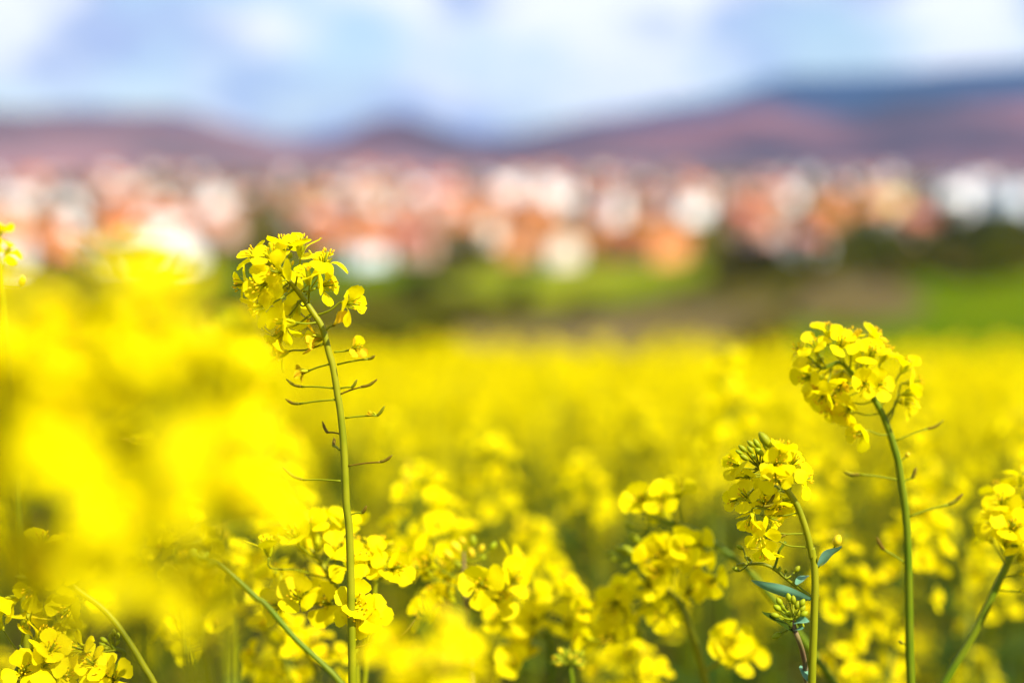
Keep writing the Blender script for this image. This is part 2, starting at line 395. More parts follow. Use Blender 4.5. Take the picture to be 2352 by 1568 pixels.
# houses read one by one in the picture: foot of the house, kind, wall, roof
HS = [(840, 500, 3, 'wall_white', 'roof_orange'), (40, 478, 3, 'wall_white', 'roof_brown'), (150, 500, 3, 'wall_white', 'roof_brown'), (255, 505, 1, 'wall_cream', 'roof_red'),
 (345, 515, 3, 'wall_white', 'roof_red'), (455, 470, 3, 'wall_cream', 'roof_brown'), (390, 540, 1, 'wall_white', 'roof_orange'), (60, 590, 0, 'wall_pink', 'roof_orange'),
 (130, 600, 0, 'wall_orange', 'roof_orange'), (270, 605, 1, 'wall_cream', 'roof_orange'), (345, 606, 0, 'wall_white', 'roof_orange'), (420, 605, 0, 'wall_white', 'roof_orange'),
 (720, 540, 3, 'wall_cream', 'roof_orange'), (690, 510, 1, 'wall_cream', 'roof_orange'), (745, 475, 1, 'wall_pink', 'roof_orange'), (1015, 460, 3, 'wall_white', 'roof_red'), (1090, 560, 1, 'wall_cream', 'roof_orange'),
 (1105, 540, 0, 'wall_white', 'roof_orange'), (1150, 470, 4, 'wall_white', 'roof_red'), (1245, 478, 4, 'wall_white', 'roof_red'), (1275, 606, 0, 'wall_cream', 'roof_orange'), (930, 575, 0, 'wall_pink', 'roof_orange'),
 (830, 612, 0, 'wall_pale_blue', 'roof_orange'), (1430, 590, 0, 'wall_orange', 'roof_orange'), (1500, 600, 1, 'wall_orange', 'roof_orange'), (1530, 588, 0, 'wall_orange', 'roof_orange'),
 (1490, 490, 1, 'wall_pink', 'roof_red'), (1575, 505, 3, 'wall_white', 'roof_brown'), (1590, 462, 3, 'wall_pale_blue', 'roof_red'), (1400, 455, 1, 'wall_white', 'roof_red'), (1725, 545, 1, 'wall_pink', 'roof_red'),
 (1745, 560, 0, 'wall_pink', 'roof_orange'), (1845, 590, 0, 'wall_white', 'roof_red'), (1800, 470, 3, 'wall_white', 'roof_red'), (1690, 520, 1, 'wall_orange', 'roof_red'), (1890, 520, 1, 'wall_orange', 'roof_orange'),
 (1920, 470, 1, 'wall_orange', 'roof_red'), (2020, 485, 3, 'wall_yellow', 'roof_brown'), (2040, 478, 1, 'wall_yellow', 'roof_brown'), (2095, 545, 1, 'wall_pink', 'roof_red'), (2180, 495, 4, 'wall_white', 'roof_red'), (2195, 460, 4, 'wall_pale_blue', 'roof_red'),
 (2300, 495, 4, 'wall_pale_blue', 'roof_red'), (2340, 470, 4, 'wall_white', 'roof_red'), (2250, 450, 4, 'wall_white', 'roof_red'), (2400, 480, 3, 'wall_white', 'roof_red')]
rg = random.Random(11)
placed = []
def free(p, r):
    for q in placed:
        if (q[0] - p.x) ** 2 + (q[1] - p.y) ** 2 < (r + q[2]) ** 2: return False
    placed.append((p.x, p.y, r)); return True
for i, (px, py, k, w, r_) in enumerate(HS):
    p = ground(px, py, 300); w0, d0 = HT[k][:2]
    for t_ in range(14):
        if free(p, max(w0, d0) * .45): break
        p = p + Vector((p.x, p.y, 0)).normalized() * 9; p.z = float(T(p.x, p.y))
    house(p, k, w, r_, rg.choice((.7, .9, .7 - math.pi / 2)) + rg.uniform(-.3, .3), p.y < 520)
n = 0
while n < 150:                                            # the rest of the town
    px = rg.uniform(-350, 2700); y = math.exp(rg.uniform(math.log(390), math.log(1800)))
    x = (px - 1176) / FPX * y
    if y < 560 and x > 45: continue
    if y < 430 and px > 450 and px < 760: continue
    p = Vector((x, y, float(T(x, y)))); k = rg.choice((0, 0, 1, 1, 2, 3))
    if not free(p, HT[k][0] * .62): continue
    left = px < 650
    wl = rg.choice(('wall_white', 'wall_white', 'wall_cream', 'wall_pink') if left else ('wall_white', 'wall_white', 'wall_white', 'wall_cream', 'wall_pink') if y > 600 else ('wall_white', 'wall_cream', 'wall_pink', 'wall_orange', 'wall_orange'))
    house(p, k, wl, rg.choice(('roof_orange', 'roof_red', 'roof_orange', 'roof_brown')), rg.uniform(0, 6.28), y < 480); n += 1

# ------------------------------------------------------------------ trees and bushes
def crown_mesh(seed, k, n=2600, flat=.8, leaf=.11):
    rg = np.random.default_rng(seed); nb = 16
    bc = rg.normal(0, 1, (nb, 3)); bc /= np.linalg.norm(bc, axis=1)[:, None]; bc *= rg.uniform(.25, .72, (nb, 1)); bc[:, 2] *= flat
    br = rg.uniform(.22, .42, nb); w = rg.integers(0, nb, n)
    d = rg.normal(0, 1, (n, 3)); d /= np.linalg.norm(d, axis=1)[:, None]
    c = bc[w] + d * br[w][:, None] * rg.uniform(.55, 1.05, (n, 1))
    a = rg.normal(0, 1, (n, 3)); a /= np.linalg.norm(a, axis=1)[:, None]; q = np.cross(a, d); q /= np.linalg.norm(q, axis=1)[:, None] + 1e-6
    s = leaf * rg.uniform(.6, 1.3, (n, 1)); vs = np.stack([c - a * s, c + q * s * .6, c + a * s, c - q * s * .6], 1).reshape(-1, 3)
    me = bpy.data.meshes.new('crown'); me.from_pydata(vs.tolist(), [], np.arange(n * 4).reshape(-1, 4).tolist()); me.materials.append(M[k]); me.update(); return me
CROWN = {k: [crown_mesh(s + 5 * i, k) for s in range(3)] for i, k in enumerate(('foliage', 'foliage_light', 'foliage_brown'))}
def trunk_mesh():
    b = MB(); b.tube([(0, 0, -.25), (.03, 0, .3), (0, .04, .7), (.05, 0, 1.1)], [.09, .07, .05, .02], 'bark', 7)
    for a in range(5):
        c, s = math.cos(a * 1.3), math.sin(a * 1.3)
        b.tube([(0, .02, .55 + a * .07), (c * .25, s * .25, .8 + a * .07), (c * .5, s * .5, 1.0 + a * .05)], [.04, .03, .012], 'bark', 5)
    return b.mesh('trunk')
TRUNK = trunk_mesh()
ti = 0
def tree(loc, r, h, k, label, group, cat='tree'):
    """r: half width of the crown, h: whole height"""
    global ti; ti += 1
    Wm = Matrix.Translation(loc) @ Matrix.Rotation(ti * 1.7, 4, 'Z')
    o = link('bush' if cat == 'bush' else 'tree', None, None, Wm); tag(o, label, cat, group)
    cz = h - r * .95 if cat == 'tree' else h * .5
    link('trunk', TRUNK, o, Wm @ Matrix.Diagonal((r * .9, r * .9, cz, 1)))
    rv = r * .95 if cat == 'tree' else h * .5
    link('crown', CROWN[k][ti % 3], o, Wm @ Matrix.Translation((0, 0, cz)) @ Matrix.Diagonal((r * 1.05, r * 1.05, rv * 1.1, 1)))
def bush_at(px, top, y, rpx, k, label, group):
    """a bush on the bank y metres out, its top at picture row top"""
    x = (px - 1176) / FPX * y; z = float(T(x, y)); zt = CAM.z - (top - HORIZON) / FPX * y
    tree(Vector((x, y, z)), rpx / FPX * y, zt - z, k, label, group, 'bush')
for a in [(900, 690, 26, 95), (1010, 705, 24, 80), (800, 700, 28, 70), (1230, 745, 25, 70), (1800, 735, 27, 90), (1700, 775, 24, 60), (1560, 790, 22, 50), (520, 668, 30, 80), (640, 690, 26, 70),
          (60, 660, 30, 90), (220, 650, 28, 90), (1960, 770, 30, 60), (-120, 690, 28, 90), (2480, 790, 26, 80), (1120, 735, 24, 70), (1400, 750, 25, 70), (1480, 770, 23, 60), (950, 715, 20, 80), (1750, 700, 30, 70), (720, 705, 26, 80), (1880, 760, 24, 70)]:
    bush_at(*a, 'foliage', 'dark olive bush on the bank just below the rapeseed field', 'bushes on the bank below the field')
for (px, py, hpx, rpx, k, lab, gr) in [
    (1760, 690, 150, 55, 'foliage', 'tall dark tree standing between meadow and town', 'dark trees at the edge of the meadow'),
    (1700, 650, 90, 45, 'foliage', 'tall dark tree standing between meadow and town', 'dark trees at the edge of the meadow'),
    (1040, 655, 70, 40, 'foliage', 'tall dark tree standing between meadow and town', 'dark trees at the edge of the meadow'),
    (960, 690, 80, 45, 'foliage', 'tall dark tree standing between meadow and town', 'dark trees at the edge of the meadow'),
    (600, 640, 80, 50, 'foliage', 'tall dark tree standing between meadow and town', 'dark trees at the edge of the meadow'),
    (180, 640, 60, 50, 'foliage', 'tall dark tree standing between meadow and town', 'dark trees at the edge of the meadow'),
    (1990, 600, 80, 45, 'foliage_light', 'pale green tree on the slope beside the hillside meadow', 'pale trees on the hillside'),
    (2090, 610, 75, 50, 'foliage_light', 'pale green tree on the slope beside the hillside meadow', 'pale trees on the hillside'),
    (2190, 600, 80, 50, 'foliage_light', 'pale green tree on the slope beside the hillside meadow', 'pale trees on the hillside'),
    (2290, 590, 85, 55, 'foliage_light', 'pale green tree on the slope beside the hillside meadow', 'pale trees on the hillside'),
    (2390, 580, 75, 50, 'foliage_light', 'pale green tree on the slope beside the hillside meadow', 'pale trees on the hillside'),
    (1900, 640, 70, 45, 'foliage_light', 'pale green tree on the slope beside the hillside meadow', 'pale trees on the hillside'),
    (2000, 540, 60, 35, 'foliage_light', 'pale green tree on the slope beside the hillside meadow', 'pale trees on the hillside'),
    *[(x_, y_, 55 + (x_ * 7) % 30, 38 + (x_ * 3) % 18, 'foliage_light' if (x_ // 10) % 3 else 'foliage', 'leafy shrub on the slope between the town and the hillside meadow', 'shrubs on the hillside')
      for x_, y_ in ((1850, 610), (1940, 580), (2050, 570), (2130, 560), (2220, 550), (2320, 545), (2400, 540), (2150, 640), (2260, 650), (2350, 640), (1780, 620), (1650, 640), (1600, 690), (2080, 530), (2180, 525), (2290, 520), (1880, 560), (2020, 640), (1330, 720), (1190, 700), (1080, 720))],
    (2200, 640, 60, 45, 'foliage_brown', 'brown bare-twigged tree on the slope beside the hillside meadow', 'brown trees on the hillside'),
    (2060, 660, 55, 40, 'foliage_brown', 'brown bare-twigged tree on the slope beside the hillside meadow', 'brown trees on the hillside'),
    (1840, 680, 60, 35, 'foliage_brown', 'brown bare-twigged tree on the slope beside the hillside meadow', 'brown trees on the hillside')]:
    p = ground(px, py, 180); s = p.y / FPX
    tree(p, rpx * s, hpx * s, k, lab, gr)

trg = random.Random(5); n = 0
while n < 90:
    px = trg.uniform(-250, 2550); y = math.exp(trg.uniform(math.log(385), math.log(1100))); x = (px - 1176) / FPX * y; p = Vector((x, y, float(T(x, y))))
    if (y < 560 and x > 45) or not free(p, 4): continue
    tree(p, trg.uniform(3.5, 5.5), trg.uniform(7, 11), trg.choice(('foliage', 'foliage', 'foliage_brown')), 'garden tree growing between the houses of the town', 'garden trees in the town'); n += 1

# ------------------------------------------------------------------ rapeseed plants built one by one
PGROUP = 'rapeseed plants standing out of the field'
class Plant:
    def __init__(s, label, path, depth, r_top, r_bot, stem_mat='stem', group=None, foot=None, seed=0, name='rapeseed_plant'):
        """path: picture points from the tip of the flower head down the stem; depth in metres (number or one per point)"""
        s.rng = random.Random(seed)
        dep = depth if hasattr(depth, '__len__') else [depth] * len(path)
        s.depth = dep[0]
        pts = [P(p[0], p[1], d) for p, d in zip(path, dep)]
        a, b = pts[-2], pts[-1]; dirn = (b - a).normalized(); step = .03
        low = []
        if foot is None:
            q = b.copy(); dz = dirn
            for _ in range(60):
                if q.z < float(T(q.x, q.y)) + .01: break
                dz = (dz + Vector((0, 0, -.16))).normalized(); q = q + dz * step; step = min(step * 1.25, .12); low.append(q.copy())
            if low: low[-1].z = float(T(low[-1].x, low[-1].y)) - .02
        base = low[-1] if low else pts[-1]
        s.root = link(name, None, None, Matrix.Translation((base.x, base.y, float(T(base.x, base.y)))))
        tag(s.root, label, 'plant', group)
        s.pts = pts; s.path = smooth_path(pts, 8); full = smooth_path(pts + low, 8); n = len(full)
        npx = len(s.path)
        rads = [r_top * .45 + (r_top * .55) * min(i / (npx * .25), 1) + (r_bot - r_top) * min(i / npx, 1) + (.0015 * max(0, i - npx) / max(1, n - npx)) for i in range(n)]
        s.rads = rads; s.part('stem', full, rads, stem_mat, 12)
    def part(s, name, pts, rad, k, seg=7, parent=None):
        b = MB(); o = s.pts[0]; b.tube([p - o for p in pts], rad, k, seg)
        return link(name, b.mesh(name), parent or s.root, Matrix.Translation(o))
    def near(s, p, frac=.45):
        ds = [(q - p).length for q in s.path]; i = int(np.argmin(ds)); dist = ds[i]; go = dist * frac
        while go > 0 and i < len(s.path) - 1: go -= (s.path[i + 1] - s.path[i]).length; i += 1
        return s.path[i]
    def flower(s, x, y, dz=0.0, face=None, size=.86, attach=None, wilt=0.0, petals=4, opn=None, ped=True, depth=None):
        base = P(x, y, (depth or s.depth) + dz); rng = s.rng
        at = P(attach[0], attach[1], (depth or s.depth)) if attach is not None else s.near(base)
        outv = base - at
        if outv.length < 1e-4: outv = UP * .01
        if face is None:
            fv = outv.normalized() * .9 + UP * .35 - FWD * .45 + Vector((rng.uniform(-.3, .3), rng.uniform(-.3, .3), rng.uniform(-.3, .3)))
        else: fv = img(*face)
        fv.normalize()
        size *= 1.28; W = frame(base, fv, rng.uniform(0, 6.28), size)
        fo = link('flower', CORE[rng.randrange(3)], s.root, W)
        o0 = rng.randrange(3) if opn is None else opn
        for k in range(petals):
            if wilt > rng.random(): me = PETAL_W[rng.randrange(3)]
            else: me = PETAL[(o0 * 2 + rng.choice((0, 1, 2, 5))) % 8]
            pm = Matrix.Rotation(k * math.pi / 2 + rng.uniform(-.16, .16), 4, 'Z') @ Matrix.Rotation(rng.uniform(-.22, .22), 4, 'Y') @ Matrix.Rotation(rng.uniform(-.25, .25), 4, 'X') @ Matrix.Scale(rng.uniform(.9, 1.08), 4)
            link('petal', me, fo, W @ pm)
        if ped:
            m1 = at.lerp(base, .55) - UP * outv.length * .04; end = base + fv * .0006
            pth = smooth_path([at, at + outv * .25 + (-UP) * outv.length * .03, m1, base - fv * outv.length * .12, end], 3)
            s.part('pedicel', pth, [.00062] * 2 + [.0005] * (len(pth) - 4) + [.0006, .0008], 'pedicel', 6, fo)
        return fo
    def bud(s, tip, base, at=None, dz=0.0, yellow=False, fat=1.0):
        b, e = P(*base, s.depth + dz), P(*tip, s.depth + dz); L_ = (e - b).length
        W = frame(b, e - b, s.rng.uniform(0, 6), L_) @ Matrix.Diagonal((fat, fat, 1, 1))
        o = link('bud', BUDY if yellow else BUD, s.root, W)
        if at is not None:
            a = P(*at, s.depth); s.part('bud_stalk', smooth_path([a, a.lerp(b, .5) - UP * .0004, b], 4), .00042, 'pedicel', 5)
        return o
    def pod(s, a, m, e, k='pod', dz=(0, 0, 0), r=.00055, withered=False):
        p = [P(*q, s.depth + d) for q, d in zip((a, m, e), dz)]
        q1 = smooth_path([p[0], p[0].lerp(p[1], .5) + UP * .0003, p[1]], 4); mid = p[1].lerp(p[2], .5) - UP * (p[2] - p[1]).length * .10
        q2 = smooth_path([p[1], mid, p[2]], 5)
        po = s.part('pod', q1, [r * 1.15] + [r * .85] * (len(q1) - 2) + [r * 1.3], 'pedicel' if k == 'pod' else k, 6)
        s.part('pod_tip', q2, [r * 1.3, r * 1.5] + [r * 1.5] * (len(q2) - 5) + [r * 1.2, r * .9, r * .5], k, 6, po)
        return po
    def leaf(s, a, e, W, k='leaf_blue', dz=0.0, bend=(.15, -.25), roll=0.0, fold=.3):
        A, E = P(*a, s.depth), P(*e, s.depth + dz); x = (E - A); Ln = x.length; x.normalize()
        z = (UP - x * UP.dot(x)).normalized(); y = z.cross(x)
        rot = Matrix((x, y, z)).transposed().to_4x4()
        b = MB(); b.grid(leaf_points(Ln * 1.02, W, bend, 11, fold, .08), 11, 5, k)
        return link('leaf', b.mesh('leaf'), s.root, Matrix.Translation(A) @ rot @ Matrix.Rotation(roll, 4, 'X'))

# --- the sharp plant with the bent head
c1, c2, c7 = Crop(560, 560, 4.356), Crop(640, 860, 3.5625), Crop(600, 1200, 3.092)
D1 = FOCUS
path = [c1(425, 385), c1(500, 440), c1(570, 495), c1(650, 560), c1(760, 680), c1(870, 820), c1(965, 960), c1(1045, 1080), c1(1092, 1200)] + [c2(*q) for q in ((650, 80), (680, 180), (706, 320), (724, 440), (745, 560), (762, 700), (776, 850), (786, 1000), (793, 1150), (799, 1300), (806, 1450))] + [c7(842, 350), c7(852, 600), c7(858, 900), c7(866, 1300), c7(868, 1568)]
p1 = Plant('tall sharp rapeseed plant with a bent flower head and bare side stalks', path, D1, .0014, .0021, 'stem', seed=3)
for (x, y, dz, fc, sz, at, wl, op) in [
    (830, 355, -.006, (.05, 1, .2), .86, (775, 690), 0, 2), (1070, 500, 0, (.3, .9, .25), .9, (890, 775), 0, 1), (925, 660, -.012, (-.1, .85, .55), .86, (925, 862), 0, 2),
    (1030, 690, .008, (.85, .1, .5), .84, (868, 735), 0, 0), (1290, 860, -.004, (.85, -.1, .5), .84, (1020, 990), 0, 0), (400, 430, 0, (-.6, .75, .25), .8, (520, 460), 0, 0),
    (540, 430, -.010, (-.1, .8, .6), .82, (560, 490), 0, 0), (650, 540, -.016, (-.5, .1, .85), .86, (640, 550), 0, 1), (330, 650, -.004, (-.95, -.1, .3), .84, (600, 520), 0, 0),
    (500, 640, -.012, (-.6, -.25, .75), .88, (690, 600), 0, 1), (500, 870, -.008, (-.7, -.3, .6), .9, (755, 715), 0, 1), (770, 1075, -.008, (-.85, -.05, .6), .9, (1015, 1070), 0, 1),
    (700, 1005, .006, (-.6, -.7, .3), .86, (832, 830), .1, 1), (700, 1390, .014, (-.95, -.25, .1), .78, (1080, 1305), .35, 2), (1095, 1235, .004, (-.95, -.1, .15), .75, (1100, 1240), .7, 2),
    (1390, 1365, 0, (.55, .15, .5), .55, (1200, 1392), .6, 2), (800, 870, .018, (-.2, -.5, -.5), .88, (905, 880), 0, 0), (700, 700, .016, (-.3, .1, -.6), .86, (720, 640), 0, 0),
    (640, 340, .008, (0, 1, .1), .8, (560, 490), 0, 1), (660, 1160, .012, (-.6, -.7, .2), .84, (935, 990), .1, 1), (990, 560, .010, (.5, .6, .1), .84, (820, 740), 0, 1), (480, 770, .006, (-.8, .1, .3), .84, (690, 650), 0, 0)]:
    p1.flower(*c1(x, y), dz, fc, sz, c1(*at), wl, 4, op)
for (t_, b_) in [((575, 165), (590, 260)), ((490, 200), (515, 285)), ((435, 230), (465, 310)), ((650, 195), (655, 270)), ((735, 170), (720, 275)), ((390, 275), (420, 335)), ((350, 330), (390, 380)), ((540, 220), (550, 300))]:
    p1.bud(c1(*t_), c1(*b_), c1(480, 425), dz=.004 * (p1.rng.random() - .5), fat=1.2)
p1.bud(c1(755, 395), c1(742, 450), c1(680, 585), yellow=True); p1.bud(c1(740, 310), c1(700, 385), c1(640, 545), dz=-.004, fat=1.25)
# a lone hanging petal on a spent stalk
ob = p1.pod(c1(1110, 1155), c1(1180, 1108), c1(1215, 1085))
B = P(*c1(1185, 1105), D1 - .002); E = P(*c1(1345, 955), D1 - .002)
W = frame(B, (E - B).cross(FWD), 0, .9); xax = (E - B).normalized()
rot = Matrix((xax, FWD.cross(xax) * -1, -FWD)).transposed().to_4x4()
bb = MB(); bb.grid([(x * 1.0, y * .62, z * .25) for x, y, z in petal_points(random.Random(5), R(5), 9, 6)], 9, 6, 'petal_wilted'); link('petal', bb.mesh('petal'), p1.root, Matrix.Translation(B) @ rot @ Matrix.Scale(1.0, 4))
for a, m_, e, k in [((725, 180), (1000, 132), (1060, 100), 'pod'), ((648, 180), (465, 238), (355, 245), 'pod'), ((690, 392), (405, 378), (268, 312), 'pod'), ((755, 392), (855, 385), (900, 315), 'pod'), ((745, 448), (940, 380), (1080, 313), 'pod_brown'),
                    ((700, 495), (390, 530), (262, 488), 'pod'), ((795, 657), (1080, 635), (1145, 550), 'pod'), ((755, 800), (635, 785), (592, 690), 'pod_brown'), ((745, 942), (690, 905), (697, 832), 'pod'), ((820, 1083), (1110, 1048), (1212, 988), 'pod_brown'),
                    ((758, 1218), (415, 1207), (232, 1092), 'pod'), ((830, 1520), (945, 1500), (985, 1438), 'pod')]:
    dz = (0, .006, .010) if a[0] > m_[0] else (0, -.002, -.003)
    p1.pod(c2(*a), c2(*m_), c2(*e), k, dz)
p1.pod(c7(870, 1300), c7(1225, 1210), c7(1350, 1080), 'pod_brown', (0, -.002, 0))
bw = p1.flower(*c2(465, 238), .006, (-.95, -.1, .2), .5, c2(648, 180), 1.0, 3, 2, False)
bw = p1.flower(*c2(1075, 636), 0, (-.9, .3, .3), .34, c2(900, 650), 1.0, 2, 2, False)

# --- the taller plant to its right, slightly behind the focus
c3, c8 = Crop(1960, 780, 4.355), Crop(2140, 1100, 2.583)
D2 = .785
path = [c3(350, 590), c3(430, 615), c3(530, 570), c3(630, 560), c3(750, 675), c3(860, 785), c3(945, 890), c3(1030, 1030), c3(1085, 1140), c3(1140, 1280), c3(1185, 1420)] + [c8(*q) for q in ((245, 40), (270, 130), (293, 270), (315, 420), (328, 560), (336, 720), (340, 880), (342, 1040), (344, 1200), (348, 1400), (354, 1568))]
p2 = Plant('tall rapeseed plant on a thick green stem arching over at its flowery top', path, D2, .0014, .0024, 'stem_green', seed=8)
for (x, y, dz, fc, sz) in [(470, 300, -.004, (-.1, 1, .2), .84), (600, 400, -.012, (0, .6, .8), .86), (735, 370, -.006, (0, 1, .25), .88), (900, 330, .004, (.6, .8, .2), .84), (920, 540, -.008, (.1, .8, .5), .95), (1060, 540, 0, (.4, .85, .3), .95),
    (1270, 665, 0, (.5, .8, .3), .86), (1290, 900, -.006, (.8, .3, .4), .84), (1250, 970, .008, (.6, -.1, .5), .84), (870, 760, -.014, (-.1, -.1, .9), .86), (990, 800, -.006, (.2, .1, .8), .8), (250, 480, -.004, (-.8, .6, .3), .84), (360, 440, -.010, (-.4, .8, .5), .84),
    (320, 690, -.004, (-.8, -.2, .5), .86), (450, 860, -.006, (-.5, -.6, .5), .86), (520, 960, .004, (-.5, -.7, .3), .84), (620, 780, -.01, (-.3, -.4, .8), .88), (560, 870, 0, (-.2, -.8, .4), .84), (730, 1010, -.004, (-.5, -.6, .5), .84), (740, 1110, .004, (-.7, -.5, .3), .82),
    (900, 1300, -.004, (-.8, -.2, .5), .8), (430, 700, .01, (-.6, -.5, .2), .84), (300, 560, .008, (-.8, .1, .2), .84), (1330, 780, .008, (.8, .2, .3), .84), (640, 650, .012, (-.2, -.3, -.5), .86), (800, 640, .01, (.3, .5, -.3), .86)]:
    p2.flower(*c3(x, y), dz, fc, sz * .9, None, .04)
for (t_, b_) in [((290, 380), (340, 430)), ((330, 300), (370, 380)), ((240, 560), (300, 590)), ((410, 470), (400, 560)), ((360, 520), (370, 590))]: p2.bud(c3(*t_), c3(*b_), c3(370, 600), fat=1.1)
p2.pod(c3(1220, 1395), c3(1560, 1270), c3(1740, 1175), 'pod')
for a, m_, e, k in [((268, 255), (20, 220), (-80, 200), 'pod'), ((310, 270), (365, 245), (388, 175), 'pod'), ((345, 490), (595, 415), (690, 345), 'pod'), ((312, 790), (180, 705), (132, 622), 'pod'), ((330, 1330), (300, 1310), (278, 1290), 'pod')]: p2.pod(c8(*a), c8(*m_), c8(*e), k, r=.0007)
p2.bud(c8(345, 80), c8(322, 108), c8(268, 145), yellow=True, fat=1.6)

# --- the plant with a head of buds beside it
c4, c5 = Crop(1780, 1060, 4.356), Crop(1820, 1300, 3.853)
D3 = .735
path = [c4(470, 470), c4(560, 500), c4(650, 545), c4(715, 595), c4(795, 690), c4(870, 790), c4(930, 890), c4(985, 1030), c4(1030, 1170), c4(1066, 1320), c4(1092, 1450)] + [c5(*q) for q in ((805, 270), (830, 420), (838, 560), (838, 700), (832, 850), (828, 1000), (820, 1200), (812, 1400), (808, 1568))]
p3 = Plant('rapeseed plant with a nodding head of green buds above yellow flowers', path, D3, .0014, .0021, 'stem', seed=12)
for (x, y, dz, fc, sz, op) in [(330, 470, .004, (-.7, .3, .3), .84, 2), (420, 540, .002, (-.5, -.4, .6), .8, 2), (680, 450, -.018, (.1, .3, .9), .92, 0), (740, 380, -.02, (.2, .9, .3), .9, 1), (700, 540, -.02, (-.2, -.3, .9), .88, 0), (830, 470, -.012, (.4, .5, .7), .9, 1), (880, 600, .004, (.8, .1, .5), 1.0, 0),
    (400, 830, -.006, (-.5, .5, .6), .9, 2), (570, 860, .006, (-.2, .2, .8), .86, 0), (680, 820, .004, (.2, -.5, .7), .8, 0), (440, 960, -.004, (-.3, -.7, .6), .88, 2), (570, 1000, .002, (.7, -.2, .6), .86, 0), (520, 1150, 0, (-.1, -.5, .8), .9, 0), (600, 1260, .002, (-.2, -.9, .3), .95, 2), (820, 800, .008, (-.1, -.8, .4), .7, 1), (690, 690, .01, (-.1, -.5, .4), .84, 0), (330, 800, .006, (-.8, -.2, .4), .8, 1)]:
    p3.flower(*c4(x, y), dz, fc, sz * .84, None, 0, 4, op)
for (t_, b_) in [((515, 90), (640, 250)), ((455, 165), (530, 260)), ((385, 180), (465, 250)), ((290, 230), (375, 300)), ((258, 285), (335, 325)), ((465, 250), (565, 345)), ((385, 235), (445, 315)), ((300, 330), (400, 390)), ((560, 200), (600, 280)), ((430, 320), (480, 390))]:
    p3.bud(c4(*t_), c4(*b_), c4(520, 470), dz=-.014, fat=.95)
for (t_, b_) in [((455, 835), (515, 720)), ((575, 780), (572, 660)), ((245, 470), (300, 500)), ((250, 590), (310, 580))]: p3.bud(c4(*t_), c4(*b_), c4(600, 560), fat=.8)
p3.pod(c4(795, 690), c4(680, 770), c4(595, 875)); p3.pod(c4(1005, 1190), c4(800, 1200), c4(610, 1250)); p3.pod(c4(875, 830), c4(760, 830), c4(470, 890))
p3.leaf(c5(868, 450), c5(1100, 265), .0055, dz=-.004, bend=(.1, .0), roll=-.5)
p3.bud(c5(1075, 140), c5(1030, 250), c5(868, 455), yellow=True, fat=1.35)
p3.part('side_branch', smooth_path([P(*c5(*q), D3 + dz) for q, dz in (((825, 760), 0), ((720, 680), .004), ((600, 590), .008), ((480, 490), .012), ((430, 455), .014))], 5), .0011, 'stem', 8)
p3.part('side_branch', smooth_path([P(*c5(*q), D3 + .013) for q in ((440, 470), (465, 400), (490, 300), (555, 205))], 5), .0007, 'stem_green', 7)
p3.part('side_branch', smooth_path([P(*c5(*q), D3 + .013) for q in ((430, 455), (330, 420), (200, 420), (80, 430))], 5), .0008, 'stem', 7)
p3.leaf(c5(800, 765), c5(240, 605), .0042, dz=-.01, bend=(-.1, .25), roll=.9)
p3.leaf(c5(660, 620), c5(775, 525), .003, dz=.01)
for (t_, b_) in [((690, 440), (640, 500)), ((560, 465), (550, 510)), ((500, 440), (490, 490))]: p3.bud(c5(*t_), c5(*b_), c5(560, 560), dz=.012, yellow=False, fat=1.2)
for q in ((110, 260), (70, 470), (190, 370)): p3.bud(c5(q[0] - 30, q[1] - 20), c5(q[0] + 40, q[1] + 20), c5(200, 420), dz=.013)
p3.leaf(c5(800, 1568), c5(700, 1395), .004, dz=.01); p3.leaf(c5(830, 730), c5(880, 720), .002)

# --- the small umbel of buds in front of its stem
D4 = .72
path = [c5(632, 955), c5(638, 1010), c5(645, 1060), c5(680, 1150), c5(715, 1260), c5(742, 1400), c5(752, 1568)]
p4 = Plant('young rapeseed shoot with an umbrella of round yellow-green buds', path, [D4, D4, D4, D4, D4 + .008, D4 + .02, D4 + .028], .0012, .0014, 'stem_purple', seed=15)
for (x, y) in [(575, 700), (628, 722), (468, 748), (440, 818), (676, 775), (735, 757), (742, 818), (770, 880), (668, 872), (735, 935), (515, 810), (410, 905), (735, 1025), (590, 985), (455, 935), (560, 870), (620, 850), (690, 860)]:
    b_ = Vector((x, y)); c_ = Vector((630, 955)); d_ = (c_ - b_); n_ = d_.normalized() * min(85, d_.length * .62); e_ = b_ + n_
    p4.bud(c5(*b_), c5(*e_), c5(*c_), dz=p4.rng.uniform(-.008, .008), fat=1.25)
p4.bud(c5(425, 1135), c5(515, 1085), c5(640, 1010), fat=1.15)
p4.leaf(c5(640, 1075), c5(322, 895), .0050, 'leaf', dz=-.006, bend=(-.02, .1), roll=-.5)
p4.leaf(c5(635, 985), c5(778, 970), .0035, 'leaf_blue', dz=-.006, roll=.5); p4.leaf(c5(650, 1060), c5(720, 1040), .003, 'leaf_blue', dz=-.006, roll=.5)

